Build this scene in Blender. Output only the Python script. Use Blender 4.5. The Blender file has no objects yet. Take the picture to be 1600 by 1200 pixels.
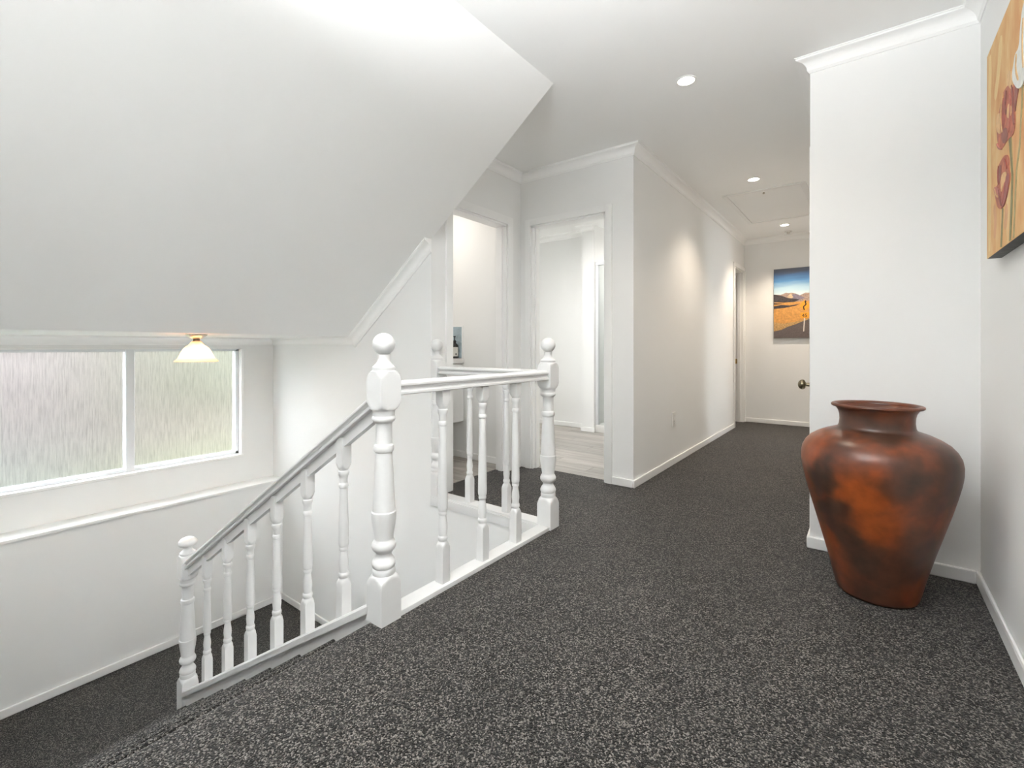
import bpy, bmesh, math, random
from mathutils import Vector

random.seed(7)
S = bpy.context.scene
COL = S.collection

# ------------------------------------------------------------------ camera
CAM_H = 0.97
cam_data = bpy.data.cameras.new('camera')
cam_data.sensor_fit = 'HORIZONTAL'
cam_data.sensor_width = 36.0
cam_data.lens = 734.0 / 1600.0 * 36.0
cam_data.shift_y = -(600.0 - 542.3) / 1600.0
cam_data.clip_start = 0.05
cam = bpy.data.objects.new('camera', cam_data)
cam.location = (0, 0, CAM_H)
cam.rotation_euler = (math.radians(90), 0, math.radians(37.17))
COL.objects.link(cam)
S.camera = cam

# ------------------------------------------------------------------ world, view
S.view_settings.view_transform = 'Standard'
S.view_settings.look = 'None'
S.view_settings.exposure = 1.0
S.view_settings.gamma = 1.0
S.view_settings.use_curve_mapping = False
S.cycles.max_bounces = 14
S.cycles.diffuse_bounces = 8
S.cycles.glossy_bounces = 4
S.cycles.transmission_bounces = 10

world = bpy.data.worlds.new('overcast_sky')
S.world = world
world.use_nodes = True
bg = world.node_tree.nodes['Background']
bg.inputs['Color'].default_value = (0.92, 0.965, 1.0, 1)
bg.inputs['Strength'].default_value = 13.0
# daylight is the overcast sky alone, entering by the window openings; lamps carry their own light


# ------------------------------------------------------------------ materials
def new_mat(name):
    m = bpy.data.materials.new(name)
    m.use_nodes = True
    nt = m.node_tree
    b = nt.nodes['Principled BSDF']
    return m, nt, b


def N(nt, typ, **kw):
    n = nt.nodes.new(typ)
    for k, v in kw.items():
        setattr(n, k, v)
    return n


def coords(nt, scale=(1, 1, 1), which='Object'):
    tc = N(nt, 'ShaderNodeTexCoord')
    mp = N(nt, 'ShaderNodeMapping')
    mp.inputs['Scale'].default_value = scale
    nt.links.new(tc.outputs[which], mp.inputs['Vector'])
    return mp.outputs['Vector']


def noise(nt, vec, scale, detail=2, rough=0.5):
    n = N(nt, 'ShaderNodeTexNoise')
    n.inputs['Scale'].default_value = scale
    n.inputs['Detail'].default_value = detail
    n.inputs['Roughness'].default_value = rough
    nt.links.new(vec, n.inputs['Vector'])
    return n


def ramp(nt, fac, stops):
    r = N(nt, 'ShaderNodeValToRGB')
    el = r.color_ramp.elements
    el.remove(el[1])
    el[0].position = stops[0][0]
    el[0].color = (*stops[0][1][:3], 1)
    for p, c in stops[1:]:
        e = el.new(p)
        e.color = (c[0], c[1], c[2], 1)
    nt.links.new(fac, r.inputs['Fac'])
    return r.outputs['Color']


def bump(nt, b, height, strength, dist):
    bn = N(nt, 'ShaderNodeBump')
    bn.inputs['Strength'].default_value = strength
    bn.inputs['Distance'].default_value = dist
    nt.links.new(height, bn.inputs['Height'])
    nt.links.new(bn.outputs['Normal'], b.inputs['Normal'])


def paint(name, col, rough=0.6, var=0.012, scale=3.0, bump_s=0.0, spec=0.5):
    m, nt, b = new_mat(name)
    v = coords(nt)
    n = noise(nt, v, scale, 3)
    lo = tuple(max(0, c - var) for c in col)
    hi = tuple(min(1, c + var) for c in col)
    nt.links.new(ramp(nt, n.outputs['Fac'], [(0.3, lo), (0.7, hi)]), b.inputs['Base Color'])
    b.inputs['Roughness'].default_value = rough
    b.inputs['Specular IOR Level'].default_value = spec
    if bump_s:
        n2 = noise(nt, v, 220, 2)
        bump(nt, b, n2.outputs['Fac'], bump_s, 0.001)
    return m


M = {}
M['wall'] = paint('wall_paint', (0.845, 0.845, 0.835), 0.62, 0.006, 1.5, 0.05)
M['ceiling'] = paint('ceiling_paint', (0.94, 0.94, 0.93), 0.75, 0.006, 1.5)
M['trim'] = paint('white_gloss_trim', (0.88, 0.88, 0.87), 0.33, 0.008, 6)
M['timber_white'] = paint('white_enamel_timber', (0.75, 0.75, 0.745), 0.30, 0.012, 14, 0.04)
M['taupe'] = paint('bounce_cutting_dark_paint', (0.30, 0.28, 0.26), 0.65, 0.01, 1.5)  # dark tone for the unseen near end wall, so it bounces less light
M['alu'] = paint('white_aluminium', (0.80, 0.82, 0.85), 0.35, 0.008, 8)
M['plastic'] = paint('white_plastic', (0.82, 0.81, 0.79), 0.35, 0.006, 20)
M['slot'] = paint('dark_slot', (0.05, 0.05, 0.05), 0.5, 0.01, 20)
M['plaster_dark'] = paint('canvas_edge_dark', (0.10, 0.10, 0.10), 0.7, 0.02, 30)


def carpet_mat():
    m, nt, b = new_mat('charcoal_loop_carpet')
    v = coords(nt)
    vo = N(nt, 'ShaderNodeTexVoronoi')
    vo.inputs['Scale'].default_value = 270
    nt.links.new(v, vo.inputs['Vector'])
    sep = N(nt, 'ShaderNodeSeparateColor')
    nt.links.new(vo.outputs['Color'], sep.inputs['Color'])
    n1 = noise(nt, v, 420, 2, 0.6)
    n2 = noise(nt, v, 2.2, 3)
    mix = N(nt, 'ShaderNodeMath', operation='MULTIPLY_ADD')
    nt.links.new(n1.outputs['Fac'], mix.inputs[0])
    mix.inputs[1].default_value = 0.9
    mix.inputs[2].default_value = -0.45
    add = N(nt, 'ShaderNodeMath', operation='ADD')
    nt.links.new(sep.outputs['Red'], add.inputs[0])
    nt.links.new(mix.outputs[0], add.inputs[1])
    c1 = ramp(nt, add.outputs[0], [(0.08, (0.002, 0.002, 0.002)), (0.42, (0.009, 0.008, 0.008)), (0.58, (0.030, 0.027, 0.025)),
                                   (0.76, (0.095, 0.087, 0.079)), (0.95, (0.27, 0.25, 0.23))])
    c2 = ramp(nt, n2.outputs['Fac'], [(0.3, (0.88, 0.88, 0.88)), (0.7, (1.1, 1.09, 1.07))])
    mul = N(nt, 'ShaderNodeMix', data_type='RGBA', blend_type='MULTIPLY')
    mul.inputs[0].default_value = 1.0
    nt.links.new(c1, mul.inputs[6])
    nt.links.new(c2, mul.inputs[7])
    nt.links.new(mul.outputs[2], b.inputs['Base Color'])
    b.inputs['Roughness'].default_value = 0.50
    b.inputs['Specular IOR Level'].default_value = 0.28
    b.inputs['Sheen Weight'].default_value = 0.05
    b.inputs['Sheen Roughness'].default_value = 0.4
    inv = N(nt, 'ShaderNodeMath', operation='SUBTRACT')
    inv.inputs[0].default_value = 1.0
    nt.links.new(vo.outputs['Distance'], inv.inputs[1])
    bump(nt, b, inv.outputs[0], 1.0, 0.005)
    return m


M['carpet'] = carpet_mat()


def plank_mat(name, a, bcol, c):
    m, nt, b = new_mat(name)
    v = coords(nt, (1.2, 22, 22))
    oi = N(nt, 'ShaderNodeObjectInfo')
    addv = N(nt, 'ShaderNodeVectorMath', operation='ADD')
    nt.links.new(v, addv.inputs[0])
    mulr = N(nt, 'ShaderNodeMath', operation='MULTIPLY')
    mulr.inputs[1].default_value = 37.0
    nt.links.new(oi.outputs['Random'], mulr.inputs[0])
    nt.links.new(mulr.outputs[0], addv.inputs[1])
    n = noise(nt, addv.outputs[0], 1.6, 5, 0.65)
    col = ramp(nt, n.outputs['Fac'], [(0.25, a), (0.5, bcol), (0.75, c)])
    hs = N(nt, 'ShaderNodeHueSaturation')
    mr = N(nt, 'ShaderNodeMapRange')
    mr.inputs['To Min'].default_value = 0.82
    mr.inputs['To Max'].default_value = 1.15
    nt.links.new(oi.outputs['Random'], mr.inputs['Value'])
    nt.links.new(mr.outputs[0], hs.inputs['Value'])
    nt.links.new(col, hs.inputs['Color'])
    nt.links.new(hs.outputs[0], b.inputs['Base Color'])
    b.inputs['Roughness'].default_value = 0.38
    return m


M['plank'] = plank_mat('grey_oak_plank', (0.22, 0.20, 0.18), (0.36, 0.335, 0.305), (0.50, 0.47, 0.44))


def clay_mat():
    m, nt, b = new_mat('burnished_terracotta')
    tc = N(nt, 'ShaderNodeTexCoord')
    P = tc.outputs['Object']
    big = noise(nt, P, 7.0, 3, 0.55)
    fine = noise(nt, P, 24, 2, 0.5)
    warp = noise(nt, P, 9.0, 2, 0.5)
    wv = N(nt, 'ShaderNodeVectorMath', operation='MULTIPLY_ADD')
    nt.links.new(warp.outputs['Color'], wv.inputs[0])
    wv.inputs[1].default_value = (0.16, 0.16, 0.16)
    off = N(nt, 'ShaderNodeVectorMath', operation='SUBTRACT')
    nt.links.new(P, off.inputs[0])
    off.inputs[1].default_value = (0.08, 0.08, 0.08)
    nt.links.new(off.outputs[0], wv.inputs[2])

    def blobs(lst):
        """soft firing marks: centre, radius, weight"""
        acc = None
        for c, r, w in lst:
            d = N(nt, 'ShaderNodeVectorMath', operation='DISTANCE')
            nt.links.new(wv.outputs[0], d.inputs[0])
            d.inputs[1].default_value = c
            mr = N(nt, 'ShaderNodeMapRange', interpolation_type='SMOOTHSTEP')
            mr.inputs['From Min'].default_value = r * 0.35
            mr.inputs['From Max'].default_value = r
            mr.inputs['To Min'].default_value = w
            mr.inputs['To Max'].default_value = 0.0
            nt.links.new(d.outputs['Value'], mr.inputs['Value'])
            if acc is None:
                acc = mr.outputs[0]
            else:
                mx = N(nt, 'ShaderNodeMath', operation='MAXIMUM')
                nt.links.new(acc, mx.inputs[0])
                nt.links.new(mr.outputs[0], mx.inputs[1])
                acc = mx.outputs[0]
        return acc

    def mixc(fac, a, col):
        mx = N(nt, 'ShaderNodeMix', data_type='RGBA')
        nt.links.new(fac, mx.inputs[0])
        nt.links.new(a, mx.inputs[6])
        mx.inputs[7].default_value = (*col, 1)
        return mx.outputs[2]

    c = ramp(nt, big.outputs['Fac'], [(0.30, (0.070, 0.030, 0.019)), (0.46, (0.125, 0.040, 0.020)), (0.58, (0.180, 0.048, 0.018)), (0.74, (0.235, 0.066, 0.024))])
    c = mixc(blobs([((-0.05, -0.22, 0.43), 0.15, 0.9), ((0.0, -0.20, 0.34), 0.12, 0.7), ((-0.20, -0.10, 0.60), 0.12, 0.3), ((-0.15, -0.05, 0.18), 0.10, 0.6),
                    ((0.20, -0.05, 0.35), 0.13, 0.5)]), c, (0.31, 0.066, 0.013))
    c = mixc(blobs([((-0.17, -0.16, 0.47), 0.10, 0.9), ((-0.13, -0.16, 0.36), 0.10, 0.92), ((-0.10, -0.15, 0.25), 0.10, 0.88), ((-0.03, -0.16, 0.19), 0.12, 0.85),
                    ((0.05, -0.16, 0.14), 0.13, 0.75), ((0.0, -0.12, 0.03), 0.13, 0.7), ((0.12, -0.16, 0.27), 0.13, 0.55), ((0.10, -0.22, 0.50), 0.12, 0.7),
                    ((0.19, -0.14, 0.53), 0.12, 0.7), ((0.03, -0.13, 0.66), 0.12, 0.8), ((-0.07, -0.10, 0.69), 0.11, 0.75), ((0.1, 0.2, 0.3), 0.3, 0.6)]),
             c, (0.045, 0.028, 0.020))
    tint = ramp(nt, fine.outputs['Fac'], [(0.3, (0.80, 0.80, 0.80)), (0.7, (1.18, 1.16, 1.12))])
    mul = N(nt, 'ShaderNodeMix', data_type='RGBA', blend_type='MULTIPLY')
    mul.inputs[0].default_value = 1.0
    nt.links.new(c, mul.inputs[6])
    nt.links.new(tint, mul.inputs[7])
    nt.links.new(mul.outputs[2], b.inputs['Base Color'])
    rr = N(nt, 'ShaderNodeMapRange')
    rr.inputs['To Min'].default_value = 0.29
    rr.inputs['To Max'].default_value = 0.36
    nt.links.new(fine.outputs['Fac'], rr.inputs['Value'])
    nt.links.new(rr.outputs[0], b.inputs['Roughness'])
    b.inputs['Specular IOR Level'].default_value = 0.55
    bump(nt, b, fine.outputs['Fac'], 0.03, 0.002)
    return m


M['clay'] = clay_mat()


def metal(name, col, rough):
    m, nt, b = new_mat(name)
    n = noise(nt, coords(nt), 60, 3)
    nt.links.new(ramp(nt, n.outputs['Fac'], [(0.3, tuple(c * 0.8 for c in col)), (0.7, col)]), b.inputs['Base Color'])
    b.inputs['Metallic'].default_value = 1.0
    b.inputs['Roughness'].default_value = rough
    return m


M['bronze'] = metal('antique_bronze', (0.30, 0.26, 0.18), 0.28)
M['brass'] = metal('polished_brass', (0.75, 0.52, 0.20), 0.25)
M['nickel'] = metal('brushed_nickel', (0.66, 0.62, 0.56), 0.28)


def glow(name, col, strength):
    m, nt, b = new_mat(name)
    b.inputs['Base Color'].default_value = (0.9, 0.9, 0.88, 1)
    b.inputs['Emission Color'].default_value = (*col, 1)
    b.inputs['Emission Strength'].default_value = strength
    return m


M['lens'] = glow('downlight_lens', (1.0, 0.93, 0.84), 14)
M['bulb'] = glow('lamp_bulb', (1.0, 0.80, 0.55), 30)


def frosted():
    m, nt, b = new_mat('reeded_obscure_glass')
    v = coords(nt, (1, 125, 7))
    n = noise(nt, v, 1.0, 4, 0.7)
    v2 = coords(nt, (1, 40, 14))
    n2 = noise(nt, v2, 1.0, 2)
    add = N(nt, 'ShaderNodeMath', operation='MULTIPLY_ADD')
    nt.links.new(n2.outputs['Fac'], add.inputs[0])
    add.inputs[1].default_value = 0.8
    nt.links.new(n.outputs['Fac'], add.inputs[2])
    nt.links.new(ramp(nt, n.outputs['Fac'], [(0.34, (0.60, 0.605, 0.61)), (0.50, (0.82, 0.825, 0.83)), (0.66, (1.0, 1.0, 1.0))]), b.inputs['Base Color'])
    b.inputs['Transmission Weight'].default_value = 1.0
    b.inputs['Roughness'].default_value = 0.29
    b.inputs['IOR'].default_value = 1.45
    bump(nt, b, add.outputs[0], 0.45, 0.006)
    return m


M['frosted'] = frosted()


def clear_glass():
    m, nt, b = new_mat('clear_shower_glass')
    tr = N(nt, 'ShaderNodeBsdfTransparent')
    tr.inputs['Color'].default_value = (0.95, 0.97, 0.965, 1)
    gl = N(nt, 'ShaderNodeBsdfGlossy')
    gl.inputs['Roughness'].default_value = 0.05
    fr = N(nt, 'ShaderNodeFresnel')
    mx = N(nt, 'ShaderNodeMixShader')
    nt.links.new(fr.outputs[0], mx.inputs[0])
    nt.links.new(tr.outputs[0], mx.inputs[1])
    nt.links.new(gl.outputs[0], mx.inputs[2])
    nt.links.new(mx.outputs[0], nt.nodes['Material Output'].inputs['Surface'])
    return m


M['glass'] = clear_glass()


def shade_mat():
    m, nt, b = new_mat('peach_alabaster_glass')
    n = noise(nt, coords(nt), 12, 3)
    col = ramp(nt, n.outputs['Fac'], [(0.3, (0.92, 0.70, 0.54)), (0.7, (0.96, 0.80, 0.66))])
    df = N(nt, 'ShaderNodeBsdfDiffuse')
    tl = N(nt, 'ShaderNodeBsdfTranslucent')
    nt.links.new(col, df.inputs['Color'])
    nt.links.new(col, tl.inputs['Color'])
    mx = N(nt, 'ShaderNodeMixShader')
    mx.inputs[0].default_value = 0.55
    nt.links.new(df.outputs[0], mx.inputs[1])
    nt.links.new(tl.outputs[0], mx.inputs[2])
    gl = N(nt, 'ShaderNodeBsdfGlossy')
    gl.inputs['Roughness'].default_value = 0.2
    mx2 = N(nt, 'ShaderNodeMixShader')
    mx2.inputs[0].default_value = 0.06
    nt.links.new(mx.outputs[0], mx2.inputs[1])
    nt.links.new(gl.outputs[0], mx2.inputs[2])
    nt.links.new(mx2.outputs[0], nt.nodes['Material Output'].inputs['Surface'])
    return m


M['shade'] = shade_mat()


# ------------------------------------------------------------------ helpers
def tag(o, label, cat, group=None, kind=None):
    o['label'] = label
    o['category'] = cat
    if group:
        o['group'] = group
    if kind:
        o['kind'] = kind
    return o


def empty(name, loc=(0, 0, 0), rz=0.0):
    o = bpy.data.objects.new(name, None)
    o.location = loc
    o.rotation_euler = (0, 0, rz)
    o.empty_display_size = 0.1
    COL.objects.link(o)
    return o


def finish(name, bm, mat, parent=None, smooth=None, loc=None):
    bmesh.ops.recalc_face_normals(bm, faces=bm.faces)
    me = bpy.data.meshes.new(name)
    bm.to_mesh(me)
    bm.free()
    me.materials.append(mat)
    if smooth is not None:
        for p in me.polygons:
            p.use_smooth = True
        me.set_sharp_from_angle(angle=math.radians(smooth))
    o = bpy.data.objects.new(name, me)
    COL.objects.link(o)
    if parent:
        o.parent = parent
    if loc:
        o.location = loc
    return o


def share(name, me, parent=None, loc=(0, 0, 0)):
    o = bpy.data.objects.new(name, me)
    COL.objects.link(o)
    if parent:
        o.parent = parent
    o.location = loc
    return o


def bx(bm, x0, x1, y0, y1, z0, z1, bevel=0.0, segs=2):
    vs = [bm.verts.new((x, y, z)) for x in (x0, x1) for y in (y0, y1) for z in (z0, z1)]
    fs = []
    for a, b, c, d in ((0, 1, 3, 2), (4, 6, 7, 5), (0, 4, 5, 1), (2, 3, 7, 6), (0, 2, 6, 4), (1, 5, 7, 3)):
        fs.append(bm.faces.new((vs[a], vs[b], vs[c], vs[d])))
    if bevel > 0:
        es = list({e for f in fs for e in f.edges})
        bmesh.ops.recalc_face_normals(bm, faces=fs)
        bmesh.ops.bevel(bm, geom=es, offset=bevel, segments=segs, profile=0.7, affect='EDGES')


def box_obj(name, mat, dims, parent=None, bevel=0.0):
    bm = bmesh.new()
    bx(bm, *dims, bevel=bevel)
    return finish(name, bm, mat, parent, 40 if bevel else None)


def prism(bm, pts, a, b, axis):
    """polygon pts swept from a to b along axis; pts are the two other coords in xyz order"""
    def mk(p, t):
        return {'x': (t, p[0], p[1]), 'y': (p[0], t, p[1]), 'z': (p[0], p[1], t)}[axis]
    n = len(pts)
    va = [bm.verts.new(mk(p, a)) for p in pts]
    vb = [bm.verts.new(mk(p, b)) for p in pts]
    bm.faces.new(va)
    bm.faces.new(vb[::-1])
    for i in range(n):
        j = (i + 1) % n
        bm.faces.new((va[i], va[j], vb[j], vb[i]))


def loft(bm, rings, cap=True):
    vr = [[bm.verts.new(p) for p in r] for r in rings]
    n = len(vr[0])
    for a, b in zip(vr[:-1], vr[1:]):
        for i in range(n):
            j = (i + 1) % n
            bm.faces.new((a[i], a[j], b[j], b[i]))
    if cap:
        bm.faces.new(vr[0][::-1])
        bm.faces.new(vr[-1])


def lathe(bm, prof, segs=32, c=(0, 0, 0), cap=True, sq=None):
    """prof: (z, r[, a]); a = half side of a square that clips the circle"""
    rings = []
    for p in prof:
        z, r = p[0], p[1]
        a = p[2] if len(p) > 2 else None
        ring = []
        for i in range(segs):
            t = 2 * math.pi * i / segs + (math.pi / segs if sq is None else 0)
            ct, st = math.cos(t), math.sin(t)
            rr = r if a is None else min(r, a / max(abs(ct), abs(st)))
            ring.append((c[0] + rr * ct, c[1] + rr * st, c[2] + z))
        rings.append(ring)
    loft(bm, rings, cap)


def struct(name, bm, mat, label, cat, parent=None, smooth=None):
    o = finish(name, bm, mat, parent, smooth)
    if parent is None:
        tag(o, label, cat, kind='structure')
    return o


def boxes_struct(name, mat, boxes, label, cat):
    bm = bmesh.new()
    for b in boxes:
        bx(bm, *b)
    return struct(name, bm, mat, label, cat)


# ------------------------------------------------------------------ key dimensions (metres)
CEIL = 2.36
SOF = 1.05            # low soffit over the stair landing
XL = -2.25            # wall left of the upper landing
YF = 3.085            # wall with the ensuite doorway
XH = -1.289           # hall left wall
YE = 6.72             # hall end wall
XN, YN = -0.224, 2.685  # corner of the wall behind the urn
XR = 0.366            # right wall
YS = 2.105            # stair end wall
XW = -4.337           # window wall, upper part
XWL = -4.165          # window wall, thicker lower part
ZL = -1.272           # stair landing
LEDGE = -0.20
RISE, GOING, XNOSE = 0.159, 0.252, -1.41
SY0, SY1 = -0.15, 1.03   # upper flight width
HY0, HY1 = 6.13, 6.665
FX0, FX1 = -2.15, -1.492
LY0, LY1 = 2.285, 2.905
DY0, DY1 = 2.895, 3.655
SLOPE = (CEIL - SOF) / (-1.322 + 3.078)

# ------------------------------------------------------------------ floors
bm = bmesh.new()
prism(bm, [(XNOSE + 0.03, -2.6), (XR, -2.6), (XR, YN), (XN, YN), (XN, YE), (XH, YE), (XH, HY1), (-2.0, HY1), (-2.0, HY0), (XH, HY0), (XH, YF),
           (FX1, YF), (FX1, YF + 0.055), (FX0, YF + 0.055), (FX0, YF), (XL, YF), (XL, LY1), (XL - 0.105, LY1), (XL - 0.105, LY0), (XL, LY0),
           (XL, 2.150), (-1.360, 2.150), (-1.360, SY1), (XNOSE + 0.03, SY1)], -0.2, 0.0, 'z')
# rounded carpet nosing over the top stair
prof = [(XNOSE + 0.03, 0.0)]
for k in range(7):
    a = math.radians(90 + 30 * k)
    prof.append((XNOSE + 0.02 + 0.022 * math.cos(a), -0.022 + 0.022 * math.sin(a)))
prof += [(XNOSE + 0.03, -0.044)]
prism(bm, prof, SY0, SY1, 'y')
struct('floor', bm, M['carpet'], 'dark grey speckled loop carpet over the upper landing and hall', 'floor', smooth=40)

bm = bmesh.new()
bx(bm, XWL, -3.165, SY0, YS, ZL - 0.2, ZL)
struct('floor_landing', bm, M['carpet'], 'dark grey carpet on the half landing below the window', 'floor')
bm = bmesh.new()
bx(bm, XW - 0.15, -1.3, SY0 - 0.1, YS, -2.75, -2.55)
struct('floor_lower', bm, M['carpet'], 'dark carpet at the foot of the lower flight', 'floor')


def plank_floor(name, x0, x1, y0, y1, label, sub_label, clip=None):
    base = boxes_struct(name, M['slot'], [(x0, x1, y0, y1, -0.2, -0.012)], label, 'floor')
    w, L = 0.14, 1.22
    row = 0
    cache = {}
    y = y0
    while y < y1 - 0.01:
        wy = min(w, y1 - y)
        x = x0 - [0.0, 0.5, 0.87, 0.27][row % 4]
        while x < x1 - 0.01:
            a, b = max(x, x0), min(x + L, x1)
            if b - a > 0.03:
                key = (round(b - a, 3), round(wy, 3))
                if key not in cache:
                    bm = bmesh.new()
                    bx(bm, 0.0008, key[0] - 0.0008, 0.0008, key[1] - 0.0008, -0.012, 0.0, bevel=0.0012, segs=1)
                    o = finish('plank', bm, M['plank'], base, None, (a, y, 0.001))
                    cache[key] = o.data
                else:
                    share('plank', cache[key], base, (a, y, 0.001))
            x += L
        y += w
        row += 1
    return base


plank_floor('floor_toilet', -3.45, XL - 0.105, 2.205, 3.03, 'grey oak plank floor inside the left doorway', '')
plank_floor('floor_ensuite', -3.7, -1.389, YF + 0.055, 5.75, 'pale grey oak plank floor of the bright side room', '')

# ------------------------------------------------------------------ ceilings
boxes_struct('ceiling', M['ceiling'], [(-1.322, 0.5, -2.75, YS, CEIL, CEIL + 0.14), (-3.9, 0.5, YS, 6.9, CEIL, CEIL + 0.14)],
             'flat white ceiling over landing, hall and side rooms', 'ceiling')
bm = bmesh.new()
prism(bm, [(-4.55, SOF), (-3.078, SOF), (-1.322, CEIL), (-1.322, CEIL + 0.14), (-4.55, CEIL + 0.14)], SY0 - 0.1, YS, 'y')
struct('ceiling_slope', bm, M['ceiling'], 'white raked ceiling sloping down over the stairwell', 'ceiling')

# ------------------------------------------------------------------ walls
T = 0.1
Z0 = -2.7
boxes_struct('wall_right', M['wall'], [(XR, XR + T, -2.6, YN + T, -0.2, CEIL)], 'white wall carrying the flower painting', 'wall')
boxes_struct('wall_urn', M['wall'], [(XN, XR + 0.05, YN, YN + T, -0.2, CEIL)], 'white wall standing behind the terracotta urn', 'wall')
OY0, OY1 = 5.10, 5.86
boxes_struct('wall_hall_right', M['wall'], [(XN, XN + T, YN + T, DY0, -0.2, CEIL), (XN, XN + T, DY1, OY0, -0.2, CEIL), (XN, XN + T, OY1, YE + T, -0.2, CEIL),
             (XN, XN + T, OY0, OY1, 1.94, CEIL), (XN + T, XN + T + 0.05, DY0 - 0.05, DY1 + 0.05, -0.2, CEIL),
             (XN, XN + T, DY0, DY1, 1.94, CEIL)], 'white hall wall beyond the urn corner, with the knobbed door', 'wall')
boxes_struct('wall_hall_end', M['wall'], [(XH - T, XN + T, YE, YE + T, -0.2, CEIL)], 'white wall at the end of the hall behind the road picture', 'wall')
boxes_struct('wall_hall_left', M['wall'], [(XH - T, XH, YF, HY0, -0.2, CEIL), (XH - T, XH, HY1, YE, -0.2, CEIL),
             (XH - T, XH, HY0, HY1, 1.95, CEIL)], 'long white hall wall with the power outlet', 'wall')
boxes_struct('wall_landing_far', M['wall'], [(XL - T, FX0, YF, YF + T, -0.2, CEIL), (FX1, XH - T, YF, YF + T, -0.2, CEIL), 
             (FX0, FX1, YF, YF + T, 1.94, CEIL)], 'white wall around the bright middle doorway', 'wall')
boxes_struct('wall_landing_left', M['wall'], [(XL - T, XL, YS + T, LY0, -0.2, CEIL), (XL - T, XL, LY1, YF, -0.2, CEIL),
             (XL - T, XL, LY0, LY1, 1.93, CEIL)], 'white wall around the toilet doorway at the landing end', 'wall')
bm = bmesh.new()
prism(bm, [(XW - 0.15, Z0), (-1.40, Z0), (-1.40, -0.004), (XL, -0.004), (XL, CEIL), (XW - 0.15, CEIL)], YS, YS + T, 'y')
struct('wall_stair_end', bm, M['wall'], 'tall white stairwell end wall under the raked ceiling', 'wall')
WY0, WY1, WZ0, WZ1 = 0.02, 1.845, 0.04, 0.965
boxes_struct('wall_window', M['wall'], [(XW - 0.15, XW, SY0 - T, WY0, LEDGE - 0.02, SOF), (XW - 0.15, XW, WY1, YS, LEDGE - 0.02, SOF),
             (XW - 0.15, XW, WY0, WY1, LEDGE - 0.02, WZ0), (XW - 0.15, XW, WY0, WY1, WZ1, SOF)],
             'white wall holding the wide obscure glass window', 'wall')
boxes_struct('wall_window_lower', M['wall'], [(XW - 0.15, XWL, SY0 - T, YS, Z0, LEDGE - 0.02)],
             'thicker white wall below the ledge under the window', 'wall')
boxes_struct('wall_stair_near', M['wall'], [(XW - 0.15, -1.40, SY0 - T, SY0, Z0, CEIL)],
             'white wall on the near side of the stairs', 'wall')
boxes_struct('wall_rear_left', M['wall'], [(-1.45, -1.38, -2.6, SY0 - T, -0.2, CEIL)], 'white wall beside the near end of the landing', 'wall')
boxes_struct('wall_rear', M['taupe'], [(-1.45, XR + T, -2.75, -2.6, -0.2, CEIL)], 'unseen near end wall of the landing, made dark to cut bounced light', 'wall')
boxes_struct('wall_stair_under', M['wall'], [(-1.375, -1.32, SY0, YS, Z0, -0.2)], 'white wall under the landing edge', 'wall')
boxes_struct('wall_toilet', M['wall'], [(-3.55, XL - T, 3.03, YF + T, -0.2, CEIL), (-3.55, -3.45, YS + T, 3.03, -0.2, CEIL)],
             'white wall inside the toilet doorway', 'wall')
EY = 5.0
boxes_struct('wall_ensuite', M['wall'], [(-3.8, -2.63, EY, EY + T, -0.2, CEIL), (-2.63, -2.48, 4.81, 5.75, -0.2, CEIL),
             (-2.63, XH - T, 5.75, 5.85, -0.2, CEIL), (-3.8, -3.7, YF + T, 3.40, -0.2, CEIL), (-3.8, -3.7, 3.65, EY, -0.2, CEIL),
             (-3.8, -3.7, 3.40, 3.65, -0.2, 0.9), (-3.8, -3.7, 3.40, 3.65, 2.1, CEIL), (-3.8, -3.55, YF, YF + T, -0.2, CEIL)],
             'bright white walls of the side room seen through the middle doorway', 'wall')
boxes_struct('wall_side_room', M['wall'], [(XN + T, 2.1, 4.6, 4.7, -0.2, CEIL), (XN + T, 2.1, YE, YE + T, -0.2, CEIL), (2.0, 2.1, 4.7, 5.3, -0.2, CEIL),
             (2.0, 2.1, 5.9, YE, -0.2, CEIL), (2.0, 2.1, 5.3, 5.9, -0.2, 0.8), (2.0, 2.1, 5.3, 5.9, 1.4, CEIL)],
             'white walls of the sunny room opposite the far hall doorway', 'wall')
boxes_struct('ceiling_side_room', M['ceiling'], [(0.5, 2.1, 4.6, 6.9, CEIL, CEIL + 0.14)], 'white ceiling of the room opposite the far hall doorway', 'ceiling')
boxes_struct('floor_side_room', M['carpet'], [(XN, 2.1, 4.6, 6.9, -0.2, -0.002)], 'dark carpet of the room opposite the far hall doorway', 'floor')
boxes_struct('floor_bedroom', M['carpet'], [(-2.1, XH - T, 5.8, 6.9, -0.2, -0.002)], 'dark carpet beyond the far hall doorway', 'floor')
boxes_struct('wall_bedroom', M['wall'], [(-2.1, -2.0, 5.85, 6.9, -0.2, CEIL), (-2.1, XH - T, YE + 0.08, 6.9, -0.2, CEIL)],
             'white wall beyond the far hall doorway', 'wall')


# ------------------------------------------------------------------ skirting boards
def skirt(name, dims, label):
    bm = bmesh.new()
    bx(bm, *dims, bevel=0.004, segs=1)
    return struct(name, bm, M['trim'], label, 'baseboard', smooth=40)


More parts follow.
